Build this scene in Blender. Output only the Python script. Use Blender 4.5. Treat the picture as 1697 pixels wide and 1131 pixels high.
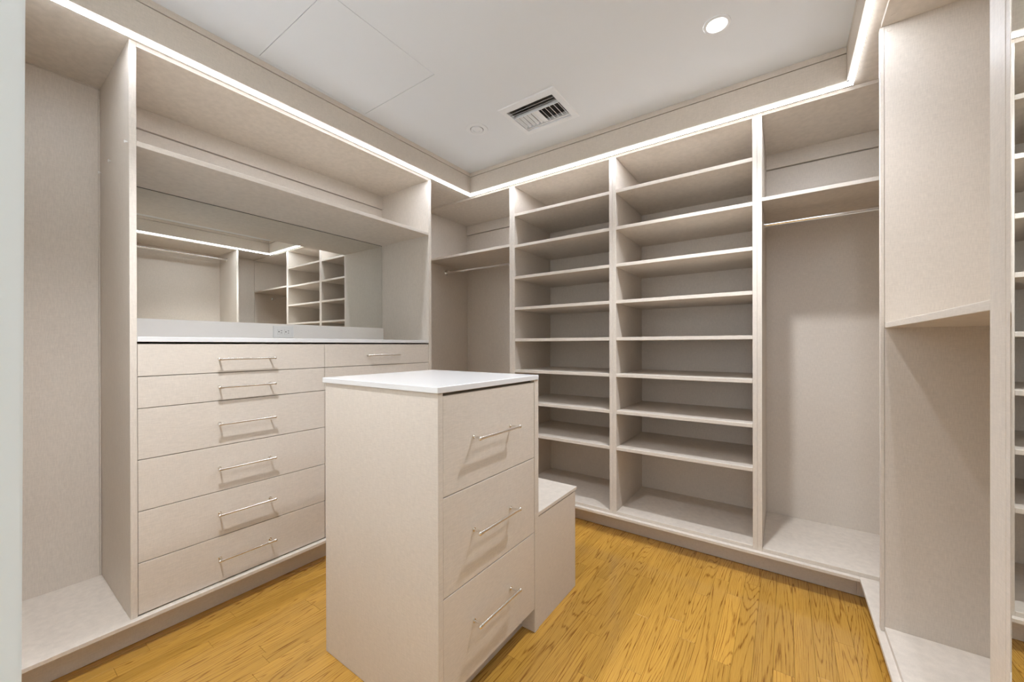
import bpy, bmesh, math, random
from mathutils import Matrix, Vector
random.seed(7)
SC = bpy.context.scene
for o in list(bpy.data.objects): bpy.data.objects.remove(o)
C = SC.collection

# ------------------------------------------------------------------ camera, world, exposure
F_PX, YAW, PITCH, ROLL = 643.64, math.radians(34.784), math.radians(-0.082), math.radians(-0.130)
cam = bpy.data.cameras.new('camera'); cam_o = bpy.data.objects.new('camera', cam); C.objects.link(cam_o)
cam.sensor_fit = 'HORIZONTAL'; cam.sensor_width = 36.0; cam.lens = F_PX * 36.0 / 1697.0
cam.shift_x = -6.43 / 1697.0; cam.shift_y = 7.88 / 1697.0
cam.clip_start = 0.01
fw = Vector((-math.sin(YAW) * math.cos(PITCH), math.cos(YAW) * math.cos(PITCH), math.sin(PITCH)))
rt = Vector((math.cos(YAW), math.sin(YAW), 0)); up = rt.cross(fw)
rt2 = rt * math.cos(ROLL) + up * math.sin(ROLL); up2 = rt2.cross(fw)
M = Matrix((rt2, up2, -fw)).transposed().to_4x4(); M.translation = (0, 0, 1.15)
cam_o.matrix_world = M
SC.camera = cam_o

SKY_STRENGTH = 1.35                            # daylight outside the hallway window
LED_STRENGTH = 30.0
SPOT_POWER = 31.0
HALL_FILL_POWER = 550.0
world = bpy.data.worlds.new('world'); SC.world = world; world.use_nodes = True
bg = world.node_tree.nodes['Background']; bg.inputs[0].default_value = (0.90, 0.97, 1.06, 1); bg.inputs[1].default_value = SKY_STRENGTH

vs = SC.view_settings
vs.view_transform = 'Standard'; vs.look = 'None'; vs.gamma = 1.0; vs.use_curve_mapping = False
vs.exposure = 1.6
SC.cycles.max_bounces = 14; SC.cycles.diffuse_bounces = 8; SC.cycles.glossy_bounces = 6


# ------------------------------------------------------------------ materials
def new_mat(name):
    m = bpy.data.materials.new(name); m.use_nodes = True
    nt = m.node_tree; b = nt.nodes['Principled BSDF']
    return m, nt, b
def node(nt, typ, **kw):
    n = nt.nodes.new(typ)
    for k, v in kw.items():
        if k.startswith('i_'): n.inputs[k[2:].replace('_', ' ')].default_value = v
        else: setattr(n, k, v)
    return n
def simple(name, col, rough=0.5, metal=0.0, spec=0.5):
    m, nt, b = new_mat(name)
    b.inputs['Base Color'].default_value = (*col, 1); b.inputs['Roughness'].default_value = rough
    b.inputs['Metallic'].default_value = metal; b.inputs['Specular IOR Level'].default_value = spec
    return m
def object_coords(nt, scale):
    tc = node(nt, 'ShaderNodeTexCoord'); oi = node(nt, 'ShaderNodeObjectInfo')
    mul = node(nt, 'ShaderNodeMath', operation='MULTIPLY'); mul.inputs[1].default_value = 37.0
    nt.links.new(oi.outputs['Random'], mul.inputs[0])
    add = node(nt, 'ShaderNodeVectorMath', operation='ADD')
    nt.links.new(tc.outputs['Object'], add.inputs[0]); nt.links.new(mul.outputs[0], add.inputs[1])
    mp = node(nt, 'ShaderNodeMapping'); mp.inputs['Scale'].default_value = scale
    nt.links.new(add.outputs[0], mp.inputs['Vector'])
    return mp, oi
def laminate(name, fine, cross, base=(0.63, 0.565, 0.49)):
    """woven linen laminate: long threads one way, fainter threads across"""
    m, nt, b = new_mat(name)
    def noise(scale, detail=3):
        mp, _ = object_coords(nt, scale)
        n = node(nt, 'ShaderNodeTexNoise'); n.inputs['Scale'].default_value = 1.0; n.inputs['Detail'].default_value = detail
        nt.links.new(mp.outputs[0], n.inputs['Vector']); return n
    n1 = noise(fine); n2 = noise(cross); n3 = noise((5, 5, 5), 2)
    def mr(n, lo, hi, a, c):
        r = node(nt, 'ShaderNodeMapRange'); r.inputs['From Min'].default_value = lo; r.inputs['From Max'].default_value = hi
        r.inputs['To Min'].default_value = a; r.inputs['To Max'].default_value = c
        nt.links.new(n.outputs['Fac'], r.inputs['Value']); return r
    r1 = mr(n1, .3, .7, .93, 1.05); r2 = mr(n2, .3, .7, .955, 1.035); r3 = mr(n3, .3, .7, .99, 1.01)
    m1 = node(nt, 'ShaderNodeMath', operation='MULTIPLY'); m2 = node(nt, 'ShaderNodeMath', operation='MULTIPLY')
    nt.links.new(r1.outputs[0], m1.inputs[0]); nt.links.new(r2.outputs[0], m1.inputs[1])
    nt.links.new(m1.outputs[0], m2.inputs[0]); nt.links.new(r3.outputs[0], m2.inputs[1])
    mix = node(nt, 'ShaderNodeVectorMath', operation='SCALE'); mix.inputs[0].default_value = base
    nt.links.new(m2.outputs[0], mix.inputs['Scale'])
    nt.links.new(mix.outputs[0], b.inputs['Base Color'])
    bp = node(nt, 'ShaderNodeBump'); bp.inputs['Strength'].default_value = 0.06; bp.inputs['Distance'].default_value = 0.001
    nt.links.new(m1.outputs[0], bp.inputs['Height']); nt.links.new(bp.outputs[0], b.inputs['Normal'])
    b.inputs['Roughness'].default_value = 0.42; b.inputs['Specular IOR Level'].default_value = 0.45
    return m
LAM = laminate('linen_laminate_upright', (420, 420, 42), (60, 60, 460))
LAM_H = laminate('linen_laminate_crosswise', (42, 42, 420), (460, 460, 60))
QUARTZ = simple('white_quartz', (0.68, 0.672, 0.66), 0.12)
SPLASH = simple('warm_white_splash', (0.88, 0.85, 0.81), 0.25)
NICKEL = simple('satin_nickel', (0.80, 0.76, 0.70), 0.26, 1.0)
CHROME = simple('polished_chrome', (0.86, 0.86, 0.86), 0.12, 1.0)
MIRROR = simple('mirror_glass', (0.79, 0.80, 0.775), 0.0, 1.0)
MIRROR_GAP_SHADE = simple('mirror_gap_shade', (0.06, 0.06, 0.055), 0.4)
PLASTIC = simple('white_plastic', (0.80, 0.80, 0.78), 0.35)
DARK = simple('dark_void', (0.035, 0.033, 0.03), 0.8)
CORE = simple('carcass_core', (0.20, 0.165, 0.13), 0.8)
VENT = simple('white_enamel', (0.76, 0.78, 0.80), 0.4)
SLOT = simple('slot_black', (0.03, 0.03, 0.03), 0.6)

def paint(name, col):
    m, nt, b = new_mat(name)
    mp, _ = object_coords(nt, (60, 60, 60))
    n = node(nt, 'ShaderNodeTexNoise'); n.inputs['Scale'].default_value = 1.0; n.inputs['Detail'].default_value = 4
    nt.links.new(mp.outputs[0], n.inputs['Vector'])
    bp = node(nt, 'ShaderNodeBump'); bp.inputs['Strength'].default_value = 0.05; bp.inputs['Distance'].default_value = 0.002
    nt.links.new(n.outputs['Fac'], bp.inputs['Height']); nt.links.new(bp.outputs[0], b.inputs['Normal'])
    b.inputs['Base Color'].default_value = (*col, 1); b.inputs['Roughness'].default_value = 0.7
    return m
WALLP = paint('white_wall_paint', (0.89, 0.925, 0.92))
CEILP = paint('ceiling_paint', (0.74, 0.765, 0.79))

def emissive(name, col, strength):
    m, nt, b = new_mat(name)
    b.inputs['Base Color'].default_value = (0.9, 0.9, 0.9, 1)
    b.inputs['Emission Color'].default_value = (*col, 1); b.inputs['Emission Strength'].default_value = strength
    return m
LED = emissive('led_diffuser', (0.90, 0.97, 1.09), LED_STRENGTH)
LED_SIDE = emissive('led_diffuser_side', (0.94, 0.98, 1.05), 2.0)
LENS = emissive('lamp_lens', (1.0, 0.97, 0.93), 30.0)

def oak():
    m, nt, b = new_mat('oak_floor')
    L = nt.links.new
    tc = node(nt, 'ShaderNodeTexCoord'); oi = node(nt, 'ShaderNodeObjectInfo')
    comb = node(nt, 'ShaderNodeCombineXYZ')
    def mul(src, k):
        n = node(nt, 'ShaderNodeMath', operation='MULTIPLY'); n.inputs[1].default_value = k; L(src, n.inputs[0]); return n.outputs[0]
    L(mul(oi.outputs['Random'], 53.0), comb.inputs[0]); L(mul(oi.outputs['Random'], 191.0), comb.inputs[1]); L(mul(oi.outputs['Random'], 17.0), comb.inputs[2])
    add = node(nt, 'ShaderNodeVectorMath', operation='ADD'); L(tc.outputs['Object'], add.inputs[0]); L(comb.outputs[0], add.inputs[1])
    def noise(scale, detail, rough=.5, dist=0.):
        mp = node(nt, 'ShaderNodeMapping'); mp.inputs['Scale'].default_value = scale; L(add.outputs[0], mp.inputs['Vector'])
        n = node(nt, 'ShaderNodeTexNoise'); n.inputs['Scale'].default_value = 1.0; n.inputs['Detail'].default_value = detail
        n.inputs['Roughness'].default_value = rough; n.inputs['Distortion'].default_value = dist; L(mp.outputs[0], n.inputs['Vector']); return n.outputs['Fac']
    big = noise((9.5, 0.62, 3.0), 1.0, .35, .12)              # cathedral rings
    fine = noise((340.0, 9.0, 60.0), 3.0, .6)                # pores
    tone = noise((5.0, 0.9, 3.0), 2.0)
    rings = node(nt, 'ShaderNodeMath', operation='MULTIPLY'); rings.inputs[1].default_value = 210.0
    wig = noise((90.0, 7.0, 20.0), 4.0, .6)
    wsum = node(nt, 'ShaderNodeMath', operation='MULTIPLY_ADD'); wsum.inputs[1].default_value = 0.022; L(wig, wsum.inputs[0]); L(big, wsum.inputs[2]); L(wsum.outputs[0], rings.inputs[0])
    sn = node(nt, 'ShaderNodeMath', operation='SINE'); L(rings.outputs[0], sn.inputs[0])
    mr = node(nt, 'ShaderNodeMapRange'); mr.inputs['From Min'].default_value = -0.1; mr.inputs['From Max'].default_value = 1.0
    mr.inputs['To Min'].default_value = 0.0; mr.inputs['To Max'].default_value = 1.0; L(sn.outputs[0], mr.inputs['Value'])
    pw = node(nt, 'ShaderNodeMath', operation='POWER'); pw.inputs[1].default_value = 4.5; L(mr.outputs[0], pw.inputs[0])
    fm = node(nt, 'ShaderNodeMapRange'); fm.inputs['From Min'].default_value = .42; fm.inputs['From Max'].default_value = .68; L(fine, fm.inputs['Value'])
    # line strength = rings * (0.35 + 0.65*pores)
    l1 = node(nt, 'ShaderNodeMath', operation='MULTIPLY_ADD'); l1.inputs[1].default_value = 0.95; l1.inputs[2].default_value = 0.3; L(fm.outputs[0], l1.inputs[0])
    l2 = node(nt, 'ShaderNodeMath', operation='MULTIPLY'); L(pw.outputs[0], l2.inputs[0]); L(l1.outputs[0], l2.inputs[1])
    l3 = node(nt, 'ShaderNodeMath', operation='MULTIPLY_ADD'); l3.inputs[1].default_value = 0.30; L(fm.outputs[0], l3.inputs[0]); L(l2.outputs[0], l3.inputs[2])
    ramp = node(nt, 'ShaderNodeValToRGB'); e = ramp.color_ramp.elements
    e[0].position = 0.0; e[0].color = (0.52, 0.285, 0.052, 1); e[1].position = 1.0; e[1].color = (0.235, 0.098, 0.014, 1)
    L(l3.outputs[0], ramp.inputs['Fac'])
    # per-plank tone
    tmix = node(nt, 'ShaderNodeMath', operation='MULTIPLY_ADD'); tmix.inputs[1].default_value = 0.16; tmix.inputs[2].default_value = 0.92; L(oi.outputs['Random'], tmix.inputs[0])
    t2 = node(nt, 'ShaderNodeMapRange'); t2.inputs['From Min'].default_value = .3; t2.inputs['From Max'].default_value = .7
    t2.inputs['To Min'].default_value = .9; t2.inputs['To Max'].default_value = 1.1; L(tone, t2.inputs['Value'])
    t3 = node(nt, 'ShaderNodeMath', operation='MULTIPLY'); L(tmix.outputs[0], t3.inputs[0]); L(t2.outputs[0], t3.inputs[1])
    sc = node(nt, 'ShaderNodeVectorMath', operation='SCALE'); L(ramp.outputs['Color'], sc.inputs[0]); L(t3.outputs[0], sc.inputs['Scale'])
    L(sc.outputs[0], b.inputs['Base Color'])
    b.inputs['Roughness'].default_value = 0.22; b.inputs['Coat Weight'].default_value = 0.25; b.inputs['Coat Roughness'].default_value = 0.1
    bp = node(nt, 'ShaderNodeBump'); bp.inputs['Strength'].default_value = 0.05; bp.inputs['Distance'].default_value = 0.0008
    L(l2.outputs[0], bp.inputs['Height']); bp.invert = True; L(bp.outputs[0], b.inputs['Normal'])
    return m
OAK = oak()

# ------------------------------------------------------------------ helpers
def link_mesh(name, bm, mat, parent=None, loc=(0, 0, 0), smooth=False):
    me = bpy.data.meshes.new(name); bmesh.ops.recalc_face_normals(bm, faces=bm.faces); bm.to_mesh(me); bm.free()
    if mat: me.materials.append(mat)
    if smooth:
        for p in me.polygons: p.use_smooth = True
    o = bpy.data.objects.new(name, me); C.objects.link(o)
    place(o, parent, loc); return o
def world_loc(o):
    v = Vector(o.location)
    while o.parent: o = o.parent; v = v + Vector(o.location)
    return v
def place(o, parent, loc):
    if parent is not None:
        o.parent = parent; o.location = Vector(loc) - world_loc(parent)
    else: o.location = loc
def add_box(bm, x0, x1, y0, y1, z0, z1, bev=0.0007, c=(0, 0, 0)):
    r = bmesh.ops.create_cube(bm, size=1.0)
    vs_ = r['verts']
    for v in vs_:
        v.co = Vector(((x0 + x1) / 2 + v.co.x * (x1 - x0), (y0 + y1) / 2 + v.co.y * (y1 - y0), (z0 + z1) / 2 + v.co.z * (z1 - z0))) - Vector(c)
    if bev:
        es = list({e for v in vs_ for e in v.link_edges})
        bmesh.ops.bevel(bm, geom=es, offset=bev, segments=1, profile=0.5, affect='EDGES')
def box(name, b, mat, parent=None, bev=0.0007):
    x0, x1, y0, y1, z0, z1 = b
    c = ((x0 + x1) / 2, (y0 + y1) / 2, (z0 + z1) / 2)
    bm = bmesh.new(); add_box(bm, *b, bev=bev, c=c)
    return link_mesh(name, bm, mat, parent, c)
def boxes(name, bl, mat, parent=None, bev=0.0007):
    x0, x1, y0, y1, z0, z1 = bl[0]
    c = ((x0 + x1) / 2, (y0 + y1) / 2, (z0 + z1) / 2)
    bm = bmesh.new()
    for b in bl: add_box(bm, *b, bev=bev, c=c)
    return link_mesh(name, bm, mat, parent, c)
AX = {'x': Matrix.Rotation(math.pi / 2, 4, 'Y'), 'y': Matrix.Rotation(-math.pi / 2, 4, 'X'), 'z': Matrix.Identity(4)}
def add_cyl(bm, p, r, length, axis, seg=16, r2=None):
    """cylinder centred on p"""
    bmesh.ops.create_cone(bm, cap_ends=True, segments=seg, radius1=r, radius2=r if r2 is None else r2, depth=length,
                          matrix=Matrix.Translation(p) @ AX[axis])
def add_ball(bm, p, r, seg=14):
    bmesh.ops.create_uvsphere(bm, u_segments=seg, v_segments=seg // 2 + 2, radius=r, matrix=Matrix.Translation(p))
def add_lathe(bm, prof, c, axis='z', seg=40):
    """profile of (radius, height) revolved about axis through c"""
    rings = []
    m = Matrix.Translation(c) @ AX[axis]
    for r, h in prof:
        if r < 1e-6: rings.append([bm.verts.new(m @ Vector((0, 0, h)))])
        else: rings.append([bm.verts.new(m @ Vector((r * math.cos(2 * math.pi * i / seg), r * math.sin(2 * math.pi * i / seg), h))) for i in range(seg)])
    for a, b2 in zip(rings, rings[1:]):
        for i in range(seg):
            j = (i + 1) % seg
            if len(a) == 1 and len(b2) == 1: continue
            if len(a) == 1: bm.faces.new((a[0], b2[i], b2[j]))
            elif len(b2) == 1: bm.faces.new((a[i], a[j], b2[0]))
            else: bm.faces.new((a[i], a[j], b2[j], b2[i]))
def sharp_smooth(o, ang=40):
    me = o.data
    for p in me.polygons: p.use_smooth = True
    bm = bmesh.new(); bm.from_mesh(me)
    for e in bm.edges:
        if len(e.link_faces) == 2 and e.calc_face_angle(0) > math.radians(ang): e.smooth = False
    bm.to_mesh(me); bm.free()
def thing(name, label, cat, loc, group=None):
    o = bpy.data.objects.new(name, None); C.objects.link(o); o.location = loc; o.empty_display_size = 0.05
    tag(o, label, cat, group); return o
def tag(o, label, cat, group=None):
    o['label'] = label; o['category'] = cat
    if group: o['group'] = group
    return o
def structure(o):
    o['kind'] = 'structure'; return o

# ------------------------------------------------------------------ key planes (metres)
ZC = 2.4444                                   # ceiling
ZS, ZBAY = 2.2946, 2.2780                     # soffit, underside of bay tops
ZP0, ZP1 = 0.1130, 0.1278                     # base board
ZDK = 0.1461
XL, XLE, XLK, XLB = -2.0056, -1.983, -2.068, -2.5112
YB, YBE, YBK, YBB = 2.264, 2.2414, 2.346, 2.7710
XR, XRE, XRK, XRB = 0.2896, 0.2655, 0.345, 0.790
XW_L, XW_R, YW_B, YW_F = -2.545, 0.825, 2.800, 0.022
FX_L, FX_R, FY_B = -1.946, 0.219, 2.206       # fascia faces

# ------------------------------------------------------------------ setting: floor of single planks
sub = structure(box('floor', (XW_L, XW_R, -2.6, YW_B, -0.06, -0.0125), DARK, bev=0))
PW = 0.0625
def plank(x0, x1, y0, y1):
    dz = random.uniform(-0.0003, 0.0)
    x0 += 0.00025; x1 -= 0.00025; y0 += 0.0003; y1 -= 0.0003
    box('plank', (x0, x1, y0, y1, -0.0125, dz), OAK, sub, bev=0.0006)
x = -2.10
while x < 0.37:
    ys0 = -1.25 if x > -1.5 else -0.125
    y = ys0 - random.uniform(0, 0.8)
    while y < 2.37:
        ln = random.choice((0.35, 0.5, 0.65, 0.8, 0.95, 1.15)) * random.uniform(0.9, 1.1)
        a, b = max(y, ys0), min(y + ln, 2.372)
        if 2.372 - b < 0.12: b = 2.372
        if b - a > 0.03: plank(x, x + PW, a, b)
        y = b if b > a else y + ln
        if b >= 2.372: break
    x += PW

# walls
structure(box('wall_left', (XW_L - 0.1, XW_L, -0.12, YW_B + 0.1, 0, 2.6), WALLP, bev=0))
structure(box('wall_back', (XW_L, XW_R, YW_B, YW_B + 0.1, 0, 2.6), WALLP, bev=0))
structure(box('wall_right', (XW_R, XW_R + 0.1, -0.12, YW_B + 0.1, 0, 2.6), WALLP, bev=0))
bm = bmesh.new()                              # door wall: left leaf with its slightly leaning jamb, right leaf, head
add_box(bm, XW_L, -0.36, -0.13, YW_F, 0, 2.6, bev=0)
for v in bm.verts:
    if v.co.x > -1: v.co.x = -0.3605 + (v.co.z - 1.153) * 0.10 if v.co.z < 1.2 else -0.3605 + 0.10 * (v.co.z - 1.153)
add_box(bm, 0.32, XW_R, -0.13, YW_F, 0, 2.6, bev=0)
add_box(bm, -0.40, 0.32, -0.13, YW_F, 2.42, 2.6, bev=0)
bmesh.ops.bevel(bm, geom=[e for e in bm.edges if abs(e.verts[0].co.z - e.verts[1].co.z) > 1], offset=0.0012, segments=2, affect='EDGES')
structure(link_mesh('wall_front', bm, WALLP))
# hallway behind the doorway
structure(box('wall_hall_left', (-1.6, -1.5, -2.6, -0.13, 0, 2.6), WALLP, bev=0))
structure(box('wall_hall_right', (1.2, 1.3, -2.6, -0.13, 0, 2.6), WALLP, bev=0))
structure(boxes('wall_hall_back', [(-1.6, -0.7, -2.7, -2.6, 0, 2.6), (0.9, 1.3, -2.7, -2.6, 0, 2.6), (-0.7, 0.9, -2.7, -2.6, 0, 0.75), (-0.7, 0.9, -2.7, -2.6, 2.2, 2.6)], WALLP, bev=0))
wn = structure(boxes('window_1', [(-0.7, -0.65, -2.68, -2.62, 0.75, 2.2), (0.85, 0.9, -2.68, -2.62, 0.75, 2.2), (-0.65, 0.85, -2.68, -2.62, 0.75, 0.80), (-0.65, 0.85, -2.68, -2.62, 2.15, 2.2), (0.08, 0.12, -2.68, -2.62, 0.80, 2.15)], VENT, bev=0.002))
pl = bpy.data.lights.new('window_portal', 'AREA'); pl.shape = 'RECTANGLE'; pl.size = 1.6; pl.size_y = 1.45; pl.cycles.is_portal = True
po_ = bpy.data.objects.new('window_portal', pl); C.objects.link(po_); po_.location = (0.1, -2.69, 1.475); po_.rotation_euler = (math.radians(90), 0, 0); po_.parent = wn; po_.location = Vector((0.1, -2.69, 1.475)) - wn.location
structure(boxes('floor_hall', [(-1.6, 1.3, -2.6, -1.26, -0.0125, 0.0), (0.4, 1.3, -1.26, -0.13, -0.0125, 0.0)], OAK, bev=0))

# ceiling with openings for the access hatch and the air register
HX0, HX1, HY0, HY1 = -1.928, -1.375, 0.772, 1.305
VX0, VX1, VY0, VY1 = -1.272, -0.984, 1.742, 1.972
xs = [-2.65, HX0, HX1, VX0, VX1, 1.35]; ys = [-2.7, HY0, HY1, VY0, VY1, 2.9]
bm = bmesh.new()
vg = {(i, j): (bm.verts.new((xs[i], ys[j], ZC)), bm.verts.new((xs[i], ys[j], ZC + 0.0135))) for i in range(6) for j in range(6)}
holes = {(1 - 1 + 0 + 0, 0)}
holes = {(1, 1), (3, 3)}
def hole_cell(i, j):
    return (xs[i] >= HX0 - 1e-6 and xs[i + 1] <= HX1 + 1e-6 and ys[j] >= HY0 - 1e-6 and ys[j + 1] <= HY1 + 1e-6) or \
           (xs[i] >= VX0 - 1e-6 and xs[i + 1] <= VX1 + 1e-6 and ys[j] >= VY0 - 1e-6 and ys[j + 1] <= VY1 + 1e-6)
for i in range(5):
    for j in range(5):
        if hole_cell(i, j): continue
        q = [(i, j), (i + 1, j), (i + 1, j + 1), (i, j + 1)]
        bm.faces.new([vg[k][0] for k in q]); bm.faces.new([vg[k][1] for k in reversed(q)])
        for (a, b2), (di, dj) in zip(zip(q, q[1:] + q[:1]), ((0, -1), (1, 0), (0, 1), (-1, 0))):
            ni, nj = i + di, j + dj
            if 0 <= ni < 5 and 0 <= nj < 5 and hole_cell(ni, nj):
                bm.faces.new((vg[a][0], vg[b2][0], vg[b2][1], vg[a][1]))
ceil = structure(link_mesh('ceiling', bm, CEILP))
box('access_panel', (HX0 + 0.0022, HX1 - 0.0018, HY0 + 0.0022, HY1 - 0.0022, ZC - 0.0002, ZC + 0.0115), CEILP, ceil, bev=0.0004)
box('hatch_backing', (HX0 - 0.02, HX1 + 0.02, HY0 - 0.02, HY1 + 0.02, ZC + 0.014, ZC + 0.02), DARK, ceil, bev=0)
structure(box('ceiling_hall', (-1.6, 1.3, -2.7, -0.13, 2.6, 2.65), CEILP, bev=0))

# ------------------------------------------------------------------ fascia, soffit boards, crown strips (trim)
def fascia(n, kind):
    g = 0.0040; zt = 2.4165
    if kind == 'L':
        f = (FX_L - 0.018, FX_L, YW_F + 0.001, FY_B, ZS, zt - g); c = (FX_L - 0.018, FX_L, YW_F + 0.001, FY_B, zt, ZC - 0.0004)
    elif kind == 'B':
        f = (FX_L, FX_R, FY_B, FY_B + 0.018, ZS, zt - g); c = (FX_L, FX_R, FY_B, FY_B + 0.018, zt, ZC - 0.0004)
    else:
        f = (FX_R, FX_R + 0.018, YW_F + 0.001, FY_B, ZS, zt - g); c = (FX_R, FX_R + 0.018, YW_F + 0.001, FY_B, zt, ZC - 0.0004)
    t = structure(box('trim_%d' % n, f, LAM_H)); box('crown_strip', c, LAM_H, t, bev=0.001)
    k = list(c); k[4], k[5] = zt - 0.006, zt + 0.006
    if kind == 'L': k[1] -= 0.005
    elif kind == 'B': k[2] += 0.005; k[0] -= 0.004
    else: k[0] += 0.005
fascia(1, 'L'); fascia(2, 'B'); fascia(3, 'R')
zs1 = ZS + 0.016
structure(box('trim_4', (XW_L, FX_L - 0.018, YW_F + 0.001, YW_B, ZS, zs1), LAM_H))
structure(box('trim_5', (FX_L - 0.0175, FX_R + 0.0175, FY_B + 0.018, YW_B, ZS, zs1), LAM_H))
structure(box('trim_6', (FX_R + 0.018, XW_R, YW_F + 0.001, YW_B, ZS, zs1), LAM_H))

# LED strips under the fascia
def led(b, label, loc):
    t = thing('led_strip_light', label, 'strip light', loc, 'strip lights around the cornice')
    x0, x1, y0, y1 = b
    bm = bmesh.new(); cx, cy = (x0 + x1) / 2, (y0 + y1) / 2
    c = (cx, cy, 2.283)
    along_y = (y1 - y0) > (x1 - x0)
    zb, zt = 2.2815, 2.2930
    add_box(bm, x0, x1, y0, y1, zb, zt, bev=0.0, c=c)
    o = link_mesh('diffuser', bm, LED, t, c); o.data.materials.append(LED_SIDE)
    for p in o.data.polygons: p.material_index = 0 if p.normal.z < -0.5 else 1
    box('mounting_channel', (x0 - (0.002 if along_y else 0), x1 + (0.002 if along_y else 0), y0 - (0 if along_y else 0.002), y1 + (0 if along_y else 0.002), zt, ZS), VENT, t, bev=0)
led((-1.9690, -1.9560, YW_F + 0.004, 2.2135), 'long white LED strip above the dresser and left wall cabinets', (-1.9625, 1.1, ZS))
led((-1.9690, 0.2420, 2.2155, 2.2285), 'white LED strip above the open shelves on the back wall', (-0.86, 2.2225, ZS))
led((0.2290, 0.2420, YW_F + 0.004, 2.2150), 'white LED strip at the top right, above the mirror side', (0.2355, 1.1, ZS))

# ------------------------------------------------------------------ base plinths
def plinth(label, deck, kick, loc):
    t = thing('base_plinth', label, 'plinth', loc, 'plinths under the wall cabinets')
    box('base_board', deck, LAM_H, t, bev=0.001); box('toe_kick', kick, LAM_H, t)
    return t
tl = plinth('long low plinth under the dresser and the left open niche',
       (XW_L + 0.004, XLE, YW_F + 0.002, YW_B - 0.004, ZP0, ZP1), (XLK - 0.018, XLK, YW_F + 0.002, YBK, 0.0008, ZP0), (-2.3, 1.2, 0))
plinth('low plinth under the back shelf towers and hanging bays',
       (XLE + 0.0005, XRE - 0.0005, YBE, YW_B - 0.004, ZP0, ZP1), (XLE + 0.0005, XRE - 0.0005, YBK, YBK + 0.018, 0.0008, ZP0), (-0.86, 2.5, 0))
tr = plinth('low white-edged plinth at right, under the bay with a mid-height shelf',
       (XRE, XW_R - 0.004, YW_F + 0.002, YW_B - 0.004, ZP0, ZP1), (XRK, XRK + 0.018, YW_F + 0.002, YBK, 0.0008, ZP0), (0.5, 1.2, 0))

box('toe_kick', (XLK - 0.018, XLE, YBK + 0.0002, YBK + 0.018, 0.0008, ZP0), LAM_H, tl)
box('toe_kick', (XRE, XRK + 0.018, YBK + 0.0002, YBK + 0.018, 0.0008, ZP0), LAM_H, tr)

# ------------------------------------------------------------------ bar handle
def handle_mesh(length, axis_mesh=[{}]):
    if length in axis_mesh[0]: return axis_mesh[0][length]
    bm = bmesh.new(); h = length / 2
    s = 0.0355                                              # stand-off along +x from the drawer face at x=0
    add_cyl(bm, (s, 0, 0), 0.0048, length, 'y', 14)
    for e in (-1, 1):
        add_ball(bm, (s, e * h, 0), 0.0068)
        add_cyl(bm, (s / 2, e * (h - 0.010), 0), 0.0036, s, 'x', 12)
        add_cyl(bm, (0.0015, e * (h - 0.010), 0), 0.0065, 0.003, 'x', 16)
        add_cyl(bm, (s, e * (h - 0.010), 0), 0.0056, 0.011, 'y', 14)
    me = bpy.data.meshes.new('bar_handle'); bmesh.ops.recalc_face_normals(bm, faces=bm.faces); bm.to_mesh(me); bm.free()
    me.materials.append(NICKEL)
    tmp = bpy.data.objects.new('tmp', me); sharp_smooth(tmp, 50); bpy.data.objects.remove(tmp)
    axis_mesh[0][length] = me; return me
def handle(parent, x, y, z, length):
    o = bpy.data.objects.new('bar_handle', handle_mesh(length)); C.objects.link(o)
    place(o, parent, (x, y, z)); o['label'] = 'satin nickel bar handle'; return o

# ------------------------------------------------------------------ left run: niche, dresser
Y1a, Y1b, Y2a, Y2b, YLC = 0.3674, 0.3873, 1.8436, 1.8666, 1.1130
t = thing('open_niche', 'tall empty open wardrobe niche left of the dresser', 'wardrobe', (-2.26, 0.2, ZP1))
box('back_panel', (XLB - 0.018, XLB, YW_F + 0.022, Y1a - 0.0065, ZP1, ZS - 0.0005), LAM, t)
box('corner_batten', (XLB - 0.018, XLB + 0.0015, Y1a - 0.006, Y1a - 0.0006, ZP1, ZS - 0.004), LAM, t)
box('side_panel', (XLB - 0.018, XL, YW_F + 0.002, YW_F + 0.021, ZP1, ZS - 0.0005), LAM, t)
box('top_batten', (XLB + 0.0005, XLB + 0.006, YW_F + 0.022, Y1a - 0.008, ZS - 0.004, ZS - 0.0005), LAM, t, bev=0.0003)

D = thing('dresser_cabinet', 'built-in dresser wall unit with drawers below a mirror and an upper shelf', 'dresser', (-2.26, 1.115, ZP1))
box('side_panel', (XLB - 0.018, XL, Y1a, Y1b, ZP1, ZS - 0.0005), LAM, D)
box('side_panel', (XLB - 0.018, XL, Y2a, Y2b, ZP1, ZS - 0.0005), LAM, D)
box('back_panel', (XLB - 0.018, XLB - 0.006, Y1b, Y2a, ZP1, 2.1775), LAM_H, D)
box('top_panel', (XLB - 0.018, XL, Y1b + 0.0003, Y2a - 0.0003, ZBAY, ZS - 0.0005), LAM_H, D)
box('nailer_rail', (XLB - 0.018, XLB + 0.004, Y1b + 0.0003, Y2a - 0.0003, 2.181, ZBAY - 0.0003), LAM_H, D)
box('shelf', (XLB - 0.006, XL - 0.0008, Y1b + 0.0004, Y2a - 0.0004, 1.9039, 1.9238), LAM_H, D, bev=0.001)
for (py, pz, px) in ((Y1a, 1.9181, -2.030), (Y1a, 1.9192, -2.300), (Y1a, 1.921, -2.496)):
    bm = bmesh.new(); add_cyl(bm, (0, 0, 0), 0.0026, 0.006, 'y', 12); add_box(bm, -0.0035, 0.0035, -0.0062, -0.0025, -0.006, 0.0035, bev=0.0006)
    o = link_mesh('shelf_pin', bm, PLASTIC, D, (px, py - 0.003, pz)); o['label'] = 'small clear plastic shelf pin'
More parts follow.
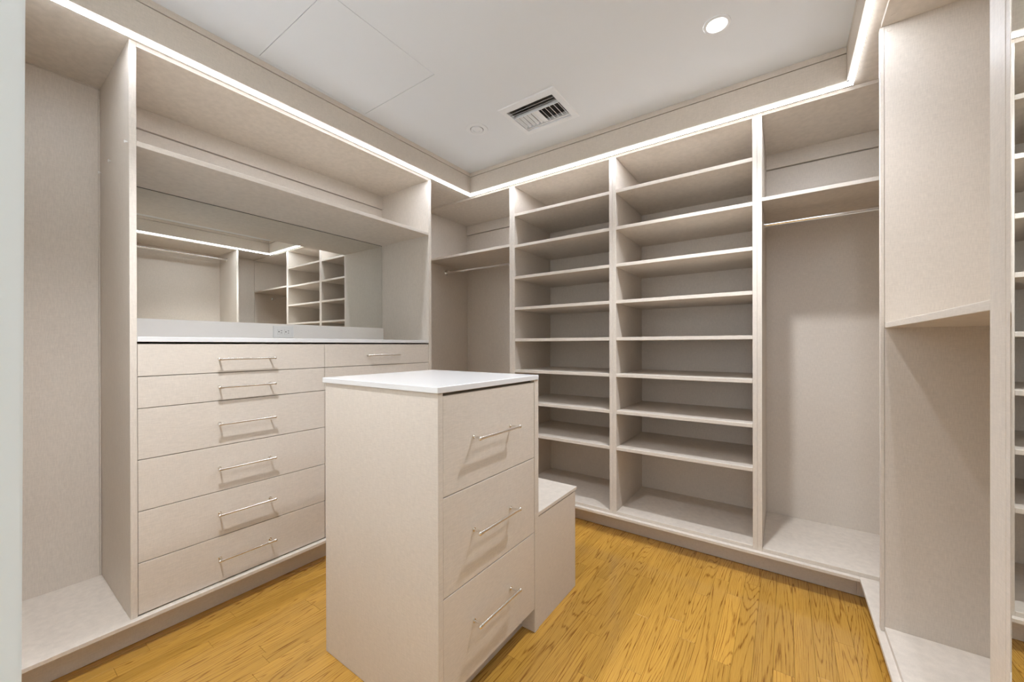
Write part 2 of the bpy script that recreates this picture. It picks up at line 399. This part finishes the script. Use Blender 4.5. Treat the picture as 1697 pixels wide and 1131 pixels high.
# carcass behind the drawer fronts
boxes('carcass', [(XLB, XL - 0.022, Y1b + 0.0005, Y2a - 0.0005, 0.129, 0.14), (XLB, XL - 0.021, YLC - 0.009, YLC + 0.009, 0.14, 1.16), (XL - 0.04, XL - 0.0215, Y1b + 0.001, Y2a - 0.001, 0.14, 1.160)], CORE, D, bev=0)
zgap = [1.1605, 1.0337, 0.9126, 0.7179, 0.5222, 0.3272, 0.1320]
zhan = [1.0934, 0.9732, 0.8156, 0.6235, 0.4286, 0.2345]
g = 0.0014
for (ya, yb, hy, hl) in ((Y1b, YLC, 0.7455, 0.219), (YLC, Y2a, 1.4664, 0.214)):
    for k in range(6):
        d = box('drawer', (XL - 0.0205, XL - 0.0018, ya + g, yb - g, zgap[k + 1] + g, zgap[k] - g - (0.002 if k == 0 else 0)), LAM_H, D, bev=0.0009)
        handle(d, XL - 0.0018, hy, zhan[k], hl)

tag(box('dresser_countertop', (XLB - 0.004, XL + 0.0005, Y1b + 0.0006, Y2a - 0.0006, 1.1662, 1.1854), QUARTZ, bev=0.0012), 'white quartz countertop on the dresser below the mirror', 'countertop')
tag(box('backsplash', (XLB - 0.005, -2.5000, Y1b + 0.0006, Y2a - 0.0006, 1.1856, 1.2810), SPLASH, bev=0.0008), 'low white backsplash strip under the dresser mirror', 'backsplash')
mt = thing('wall_mirror', 'wide frameless mirror above the dresser countertop', 'mirror', (-2.512, 1.115, 1.2815))
box('mirror_glass', (XLB - 0.0055, XLB - 0.0008, Y1b + 0.001, Y2a - 0.0025, 1.2815, 1.9012), MIRROR, mt, bev=0.0004)
box('mirror_gap_shade', (XLB - 0.0058, XLB - 0.0006, Y1b + 0.001, Y2a - 0.0025, 1.9013, 1.9036), MIRROR_GAP_SHADE, mt, bev=0)  # dark strip stands in for the shaded gap between glass and shelf
# duplex outlet lying on its side in the backsplash
po = thing('power_outlet', 'white horizontal duplex power outlet in the dresser backsplash', 'outlet', (-2.4999, 1.130, 1.233))
bm = bmesh.new(); add_box(bm, -2.4999, -2.4955, 1.0715, 1.1885, 1.1985, 1.2695, bev=0.0015, c=(-2.4977, 1.13, 1.234)); link_mesh('cover_plate', bm, PLASTIC, po, (-2.4977, 1.13, 1.234))
for yc in (1.1105, 1.1500):
    s = box('socket_face', (-2.4956, -2.4940, yc - 0.0165, yc + 0.0165, 1.2175, 1.2505), PLASTIC, po, bev=0.0007)
    for (dy, dz, a, b2) in ((-0.0085, 0.0, 0.0028, 0.0028), (0.0055, 0.0062, 0.0042, 0.0013), (0.0055, -0.0062, 0.0036, 0.0013)):
        box('slot', (-2.4945, -2.49385, yc + dy - a, yc + dy + a, 1.234 + dz - b2, 1.234 + dz + b2), SLOT, s, bev=0)

# ------------------------------------------------------------------ back run
P1a, P1m, P1b = -1.6273, -1.6047, -1.5821
P2a, P2m, P2b = -0.8805, -0.8594, -0.8382
P3a, P3m, P3b = -0.1354, -0.1155, -0.0956
YN = 2.7600                                    # nailer rail face
XC = -2.4850                                   # left wall panel of the corner bay
ZT3, ZB3 = 1.8747, 1.8565
def bay(t, xa, xb, xi, xj, sides):
    """xi..xj = clear opening"""
    if 'L' in sides: box('side_panel', (xa, xi, YB, YBB + 0.012, ZP1, ZS - 0.0005), LAM, t)
    if 'R' in sides: box('side_panel', (xj, xb, YB, YBB + 0.012, ZP1, ZS - 0.0005), LAM, t)
    box('back_panel', (xi, xj, YBB, YBB + 0.012, ZDK, 2.1880), LAM, t)
    box('top_panel', (xi + 0.0003, xj - 0.0003, YB, YBB + 0.012, ZBAY, ZS - 0.0005), LAM_H, t)
    box('deck', (xi + 0.0003, xj - 0.0003, YB + 0.0005, YBB + 0.012, ZP1, ZDK), LAM_H, t, bev=0.001)
    box('nailer_rail', (xi + 0.0003, xj - 0.0003, YN, YBB + 0.012, 2.192, ZBAY - 0.0003), LAM_H, t)
e = 0.0002
t = thing('corner_wardrobe', 'open corner hanging bay with top shelf, between dresser and shelf tower', 'wardrobe', (-2.05, 2.5, ZP1))
bay(t, XC, P1m - e, XC, P1a, 'R')
box('shelf', (XC + 0.0003, P1a - 0.0003, YB, YBB, ZB3, ZT3), LAM_H, t, bev=0.001)
box('side_panel', (XC - 0.018, XC - 0.0003, Y2b + 0.0005, YBB + 0.012, ZP1, ZS - 0.0005), LAM, t)
ST = [2.0850, 1.8630, 1.6395, 1.4192, 1.1965, 0.9765, 0.7545, 0.5350]
for xa, xb, xi, xj, lab in ((P1m, P2m, P1b, P2a, 'open shelf tower behind the bench, left one of the pair'), (P2m, P3m, P2b, P3a, 'open shelf tower nearer the right hanging bay, right one of the pair')):
    t = thing('shelf_tower', lab, 'shelving', ((xa + xb) / 2, 2.5, ZP1), 'shelf towers on the back wall')
    bay(t, xa + e, xb - e, xi, xj, 'LR')
    for zt in ST:
        box('shelf', (xi + 0.0004, xj - 0.0004, YB + 0.0006, YBB, zt - 0.0195, zt), LAM_H, t, bev=0.001)
t = thing('hanging_wardrobe', 'open hanging bay with one top shelf and chrome rod, right end of back wall', 'wardrobe', (0.35, 2.5, ZP1))
bay(t, P3m + e, XRB + 0.019, P3b, XRB, 'LR')
box('shelf', (P3b + 0.0003, XRB - 0.0003, YB, YBB, ZB3, ZT3), LAM_H, t, bev=0.001)

def rod(label, p0, p1, axis, group):
    """chrome tube with a cup flange on each end"""
    mid = [(a + b) / 2 for a, b in zip(p0, p1)]
    t = thing('closet_rod', label, 'clothes rail', mid, group)
    L = abs(p1[0] - p0[0]) + abs(p1[1] - p0[1])
    bm = bmesh.new(); add_cyl(bm, (0, 0, 0), 0.0125, L - 0.004, axis, 28)
    sharp_smooth(link_mesh('tube', bm, CHROME, t, mid))
    for p, s in ((p0, 1), (p1, -1)):
        bm = bmesh.new(); ax = Vector((1, 0, 0)) if axis == 'x' else Vector((0, 1, 0))
        add_cyl(bm, ax * s * 0.002, 0.022, 0.004, axis, 24); add_cyl(bm, ax * s * 0.010, 0.0155, 0.014, axis, 24)
        sharp_smooth(link_mesh('flange', bm, CHROME, t, p))
ZR, YR_ = 1.7963, 2.4900
rod('chrome hanging rod in the corner bay beside the dresser', (XC, YR_, ZR), (P1a, YR_, ZR), 'x', 'chrome closet rods')
rod('chrome hanging rod under the top shelf of the right hanging bay', (P3b, YR_, ZR), (XRB, YR_, ZR), 'x', 'chrome closet rods')

# ------------------------------------------------------------------ right run
YD0, YD1 = 1.880, 1.899                        # divider
YS0, YS1 = 0.9585, 1.0165                      # stile
t = thing('right_wardrobe', 'open wardrobe bay with mid-height shelf beside the mirrored door', 'wardrobe', (0.54, 1.42, ZP1))
box('divider_panel', (0.2885, XRB + 0.012, YD0, YD1, ZP1, ZS - 0.0005), LAM, t)
box('edge_strip', (0.2775, 0.2880, YD0 - 0.0006, YD1, ZP1 + 0.001, ZBAY - 0.0005), LAM, t)
box('back_panel', (XRB, XRB + 0.012, YS0, YD0, ZDK, ZBAY), LAM, t)
box('corner_panel', (XRB + 0.004, XRB + 0.019, YD1 + 0.0005, YB - 0.0008, ZP1, ZS - 0.0005), LAM, t)
box('top_panel', (0.280, XRB + 0.012, YS1, YD0 - 0.0008, ZBAY, ZS - 0.0005), LAM_H, t)
box('shelf', (XR, XRB, YS1 + 0.0003, YD0 - 0.0003, 1.2081, 1.2267), LAM_H, t, bev=0.001)
box('deck', (0.2875, XRB, YS1 + 0.0003, YD0 - 0.0008, ZP1, ZDK), LAM_H, t, bev=0.001)
box('nailer_rail', (XRB - 0.010, XRB, YS1, YD0 - 0.0003, 2.192, ZBAY - 0.0003), LAM_H, t)
box('stile', (XR - 0.0004, XR + 0.0190, YS0, YS1, ZP1, ZS - 0.0005), LAM, t, bev=0.001)
box('side_panel', (XR + 0.0193, XRB, YS1 - 0.019, YS1, ZP1, ZS - 0.0005), LAM, t)
for (cx, cz) in ((0.2996 + 0.002, 2.262), (0.3184, 0.172), (0.3184, 2.10)):
    if cz == 2.10: continue
    bm = bmesh.new(); add_lathe(bm, [(0.0, 0.0007), (0.0065, 0.0007), (0.0075, 0.0)], (0, 0, 0), 'y', 24)
    for v in bm.verts: v.co.y *= -1
    o = link_mesh('screw_cap', bm, LAM, t, (cx, YD0 - 0.0001, cz)); o['label'] = 'round stick-on screw cap'
bm = bmesh.new(); add_lathe(bm, [(0.0, -0.0007), (0.0065, -0.0007), (0.0075, 0.0)], (0, 0, 0), 'z', 24)
o = link_mesh('screw_cap', bm, LAM, t, (0.305, 1.832, ZBAY)); o['label'] = 'round stick-on screw cap'
rod('chrome hanging rod under the top of the bay opposite the dresser', (0.565, YS1, 2.200), (0.565, YD0, 2.200), 'y', 'chrome closet rods')

YM1 = 0.9365
t = thing('mirror_cabinet', 'tall cabinet at far right with a full-length mirrored door', 'cabinet', (0.54, 0.5, ZP1))
box('side_panel', (XR, XRB, YM1 + 0.002, YS0 - 0.0004, ZP1, ZS - 0.0005), LAM, t)
box('side_panel', (XR, XRB, 0.060, 0.079, ZP1, ZS - 0.0005), LAM, t)
box('back_panel', (XRB, XRB + 0.012, 0.060, YS0 - 0.0004, ZP1, ZBAY), LAM, t)
box('top_panel', (XR, XRB, 0.0795, YM1 + 0.0015, ZBAY, ZS - 0.0005), LAM_H, t)
box('bottom_panel', (XR, XRB, 0.0795, YM1 + 0.0015, ZP1, ZDK), LAM_H, t)
dr = box('door', (0.2885, 0.3065, 0.085, YM1 - 0.001, 0.150, 2.274), LAM, t)
# bevelled mirror pane
bm = bmesh.new(); y0, y1, z0, z1, bw = 0.087, YM1 - 0.002, 0.152, 2.272, 0.010
o4 = [bm.verts.new(v) for v in ((0.0, y0, z0), (0.0, y1, z0), (0.0, y1, z1), (0.0, y0, z1))]
i4 = [bm.verts.new(v) for v in ((-0.0016, y0 + bw, z0 + bw), (-0.0016, y1 - bw, z0 + bw), (-0.0016, y1 - bw, z1 - bw), (-0.0016, y0 + bw, z1 - bw))]
b4 = [bm.verts.new((0.0015, v.co.y, v.co.z)) for v in o4]
bm.faces.new(i4); bm.faces.new(b4)
for k in range(4):
    n = (k + 1) % 4
    bm.faces.new((o4[k], o4[n], i4[n], i4[k])); bm.faces.new((o4[k], o4[n], b4[n], b4[k]))
o = link_mesh('mirror_pane', bm, MIRROR, dr, (0.2868, 0, 0)); o['label'] = 'bevelled full-length mirror pane'

# ------------------------------------------------------------------ island and bench
IX0, IX1, IY0, IY1 = -1.4217, -0.8227, 0.7905, 1.3440
t = thing('island_cabinet', 'tall island cabinet with three drawers in the middle of the floor', 'cabinet', ((IX0 + IX1) / 2, 1.07, 0))
zt = 1.0104
box('end_panel', (IX0, IX1, IY0, IY0 + 0.0195, 0.0008, zt), LAM_H, t, bev=0.001)
bm = bmesh.new()                                # far end panel (runs to the floor)
box('end_panel', (IX0, IX1, IY1 - 0.0300, IY1, 0.0008, zt), LAM_H, t, bev=0.001)
bm.free()
box('side_panel', (IX0, IX0 + 0.019, IY0 + 0.0200, IY1 - 0.0305, 0.0008, zt), LAM_H, t)
boxes('carcass', [(IX0 + 0.0195, IX1 - 0.0205, IY0 + 0.0200, IY1 - 0.0305, 0.0975, 1.009)], CORE, t, bev=0)
box('toe_kick', (-0.9024, -0.8844, IY0 + 0.0200, IY1 - 0.0305, 0.0008, 0.0965), LAM_H, t)
zi = [1.0025, 0.7014, 0.4026, 0.0950]; zh = [0.8568, 0.5579, 0.2647]
for k in range(3):
    d = box('drawer', (IX1 - 0.0200, IX1 - 0.0015, IY0 + 0.0195 + 0.0012, IY1 - 0.0300 - 0.0015, zi[k + 1] + 0.0014, zi[k] - 0.0014), LAM_H, t, bev=0.0009)
    handle(d, IX1 - 0.0015, 1.048, zh[k], 0.222)
tag(box('island_countertop', (IX0 - 0.012, IX1 + 0.004, IY0 - 0.005, IY1 - 0.004, 1.0106, 1.0297), QUARTZ, bev=0.0015), 'white quartz top on the tall island cabinet', 'countertop')
t = thing('bench_seat', 'low beige bench box attached behind the island cabinet', 'bench', ((IX0 + IX1) / 2, 1.52, 0))
BX1, BY1 = -0.8261, 1.6823
box('side_panel', (BX1 - 0.018, BX1, IY1 + 0.0006, BY1, 0.0008, 0.4520), LAM_H, t)
box('side_panel', (IX0, IX0 + 0.018, IY1 + 0.0006, BY1, 0.0008, 0.4520), LAM_H, t)
box('end_panel', (IX0 + 0.0184, BX1 - 0.0184, BY1 - 0.018, BY1 - 0.0004, 0.0008, 0.4520), LAM_H, t)
box('seat_support', (IX0 + 0.0184, BX1 - 0.004, IY1 + 0.0006, BY1 - 0.0186, 0.4400, 0.4562), LAM_H, t)
box('seat_top', (IX0 - 0.003, BX1 + 0.002, IY1 + 0.0006, BY1 + 0.014, 0.4565, 0.4717), LAM_H, t, bev=0.0012)

# ------------------------------------------------------------------ ceiling fittings
v = thing('air_vent', 'white ceiling air register with louvres above the island', 'air vent', (-1.128, 1.857, ZC))
boxes('duct_box', [(VX0 - 0.004, VX1 + 0.004, VY0 - 0.004, VY1 + 0.004, ZC + 0.13, ZC + 0.14), (VX0 - 0.012, VX0 - 0.003, VY0 - 0.004, VY1 + 0.004, ZC + 0.0145, ZC + 0.13),
      (VX1 + 0.003, VX1 + 0.012, VY0 - 0.004, VY1 + 0.004, ZC + 0.0145, ZC + 0.13), (VX0 - 0.003, VX1 + 0.003, VY0 - 0.012, VY0 - 0.003, ZC + 0.0145, ZC + 0.13), (VX0 - 0.003, VX1 + 0.003, VY1 + 0.003, VY1 + 0.012, ZC + 0.0145, ZC + 0.13)],
      simple('galvanised_grey', (0.20, 0.19, 0.18), 0.6), v, bev=0)
OX0, OX1, OY0, OY1 = -1.304, -0.952, 1.700, 2.010
bm = bmesh.new()                                # stamped frame: sloping rim around the opening
def ring(x0, x1, y0, y1, z): return [bm.verts.new(q) for q in ((x0, y0, z), (x1, y0, z), (x1, y1, z), (x0, y1, z))]
rs = [ring(OX0, OX1, OY0, OY1, ZC - 0.0006), ring(OX0 + 0.004, OX1 - 0.004, OY0 + 0.004, OY1 - 0.004, ZC - 0.0050), ring(VX0 + 0.001, VX1 - 0.001, VY0 + 0.001, VY1 - 0.001, ZC - 0.0068), ring(VX0 + 0.001, VX1 - 0.001, VY0 + 0.001, VY1 - 0.001, ZC + 0.004)]
for a, b2 in zip(rs, rs[1:]):
    for k in range(4): bm.faces.new((a[k], a[(k + 1) % 4], b2[(k + 1) % 4], b2[k]))
link_mesh('frame', bm, VENT, v)
def blade(cx, cy, length, axis, ang, width=0.018, z=ZC - 0.002):
    bm = bmesh.new(); add_box(bm, -width / 2, width / 2, -length / 2, length / 2, -0.0006, 0.0006, bev=0)
    bmesh.ops.transform(bm, matrix=Matrix.Rotation(math.radians(ang), 4, 'Y'), verts=bm.verts)
    if axis == 'x': bmesh.ops.transform(bm, matrix=Matrix.Rotation(math.pi / 2, 4, 'Z'), verts=bm.verts)
    link_mesh('louvre', bm, VENT, v, (cx, cy, z))
xc = (VX0 + VX1) / 2; lx = VX1 - VX0 - 0.004
for k, yy in enumerate((1.758, 1.780, 1.802)): blade(xc, yy, lx, 'x', -38, 0.016, ZC + 0.003)
box('cross_bar', (VX0 + 0.002, VX1 - 0.002, 1.8215, 1.8245, ZC - 0.006, ZC + 0.012), VENT, v, bev=0)
box('cross_bar', (VX0 + 0.002, VX1 - 0.002, 1.9380, 1.9410, ZC - 0.006, ZC + 0.012), VENT, v, bev=0)
ym, ll = (1.8245 + 1.938) / 2, 0.1125
for k in range(5): blade(VX0 + 0.014 + k * 0.0262, ym, ll, 'y', -42, 0.0178)
box('centre_plate', (xc - 0.017, xc + 0.013, 1.8245, 1.938, ZC - 0.0062, ZC - 0.0048), VENT, v, bev=0)
for k in range(5): blade(xc + 0.027 + k * 0.0262, ym, ll, 'y', 46, 0.017)
blade(xc, 1.956, lx, 'x', -22, 0.030)

t = thing('sprinkler_cover', 'small round white sprinkler cover on the ceiling left of the vent', 'sprinkler', (-1.517, 1.780, ZC))
bm = bmesh.new(); add_lathe(bm, [(0.066, 0), (0.064, -0.003), (0.060, -0.0035), (0.041, -0.0035), (0.039, -0.0005), (0.0, -0.0005)], (0, 0, 0), 'z', 48)
sharp_smooth(link_mesh('cover_ring', bm, VENT, t, (-1.517, 1.780, ZC - 0.0002)), 25)
bm = bmesh.new(); add_lathe(bm, [(0.0, -0.0009), (0.0408, -0.0009), (0.0408, -0.0003)], (0, 0, 0), 'z', 40)
link_mesh('gap_shade', bm, simple('shadow_grey', (0.22, 0.22, 0.22), 0.8), t, (-1.517, 1.780, ZC - 0.0002))  # grey disc paints the shade in the groove of the ring
bm = bmesh.new(); add_lathe(bm, [(0.0355, 0.0), (0.036, -0.0045), (0.032, -0.0060), (0.022, -0.0060), (0.020, -0.0030), (0.0, -0.0030)], (0, 0, 0), 'z', 40)
sharp_smooth(link_mesh('cover_plate', bm, VENT, t, (-1.517, 1.780, ZC - 0.0008)), 25)

def downlight(x, y, z, label, power, blend=0.8, size=118):
    t = thing('downlight', label, 'ceiling light', (x, y, z))
    bm = bmesh.new(); add_lathe(bm, [(0.050, 0), (0.0485, -0.003), (0.044, -0.0045), (0.038, -0.0040), (0.034, -0.0010), (0.030, -0.0006)], (0, 0, 0), 'z', 48)
    sharp_smooth(link_mesh('trim_ring', bm, VENT, t, (x, y, z)), 30)
    bm = bmesh.new(); add_lathe(bm, [(0.0, -0.0050), (0.018, -0.0046), (0.0255, -0.0030), (0.0265, -0.0012)], (0, 0, 0), 'z', 40)
    link_mesh('lens', bm, LENS, t, (x - 0.011, y, z), smooth=True)
    ld = bpy.data.lights.new('downlight_lamp', 'SPOT'); ld.energy = power; ld.spot_size = math.radians(size); ld.spot_blend = blend
    ld.shadow_soft_size = 0.03; ld.color = (0.94, 0.98, 1.05)
    lo = bpy.data.objects.new('downlight_lamp', ld); C.objects.link(lo); place(lo, t, (x, y, z - 0.03))
downlight(-0.2263, 1.7540, ZC - 0.0003, 'lit round recessed downlight in the ceiling near the right fascia', SPOT_POWER)
downlight(-1.2000, 0.3600, ZC - 0.0003, 'lit round recessed downlight just inside the doorway, in front of the island', SPOT_POWER * 1.25)

# unseen hallway lamp, added to send fill light through the doorway
t = thing('hall_fill_lamp', 'added round white fill lamp on the unseen hallway ceiling', 'ceiling light', (0.35, -1.2, 2.6))
bm = bmesh.new(); add_lathe(bm, [(0.0, -0.05), (0.14, -0.045), (0.17, -0.03), (0.175, -0.001)], (0, 0, 0), 'z', 40)
link_mesh('shade', bm, emissive('hall_fill_glow', (0.93, 0.98, 1.07), HALL_FILL_POWER), t, (0.35, -1.2, 2.6), smooth=True)
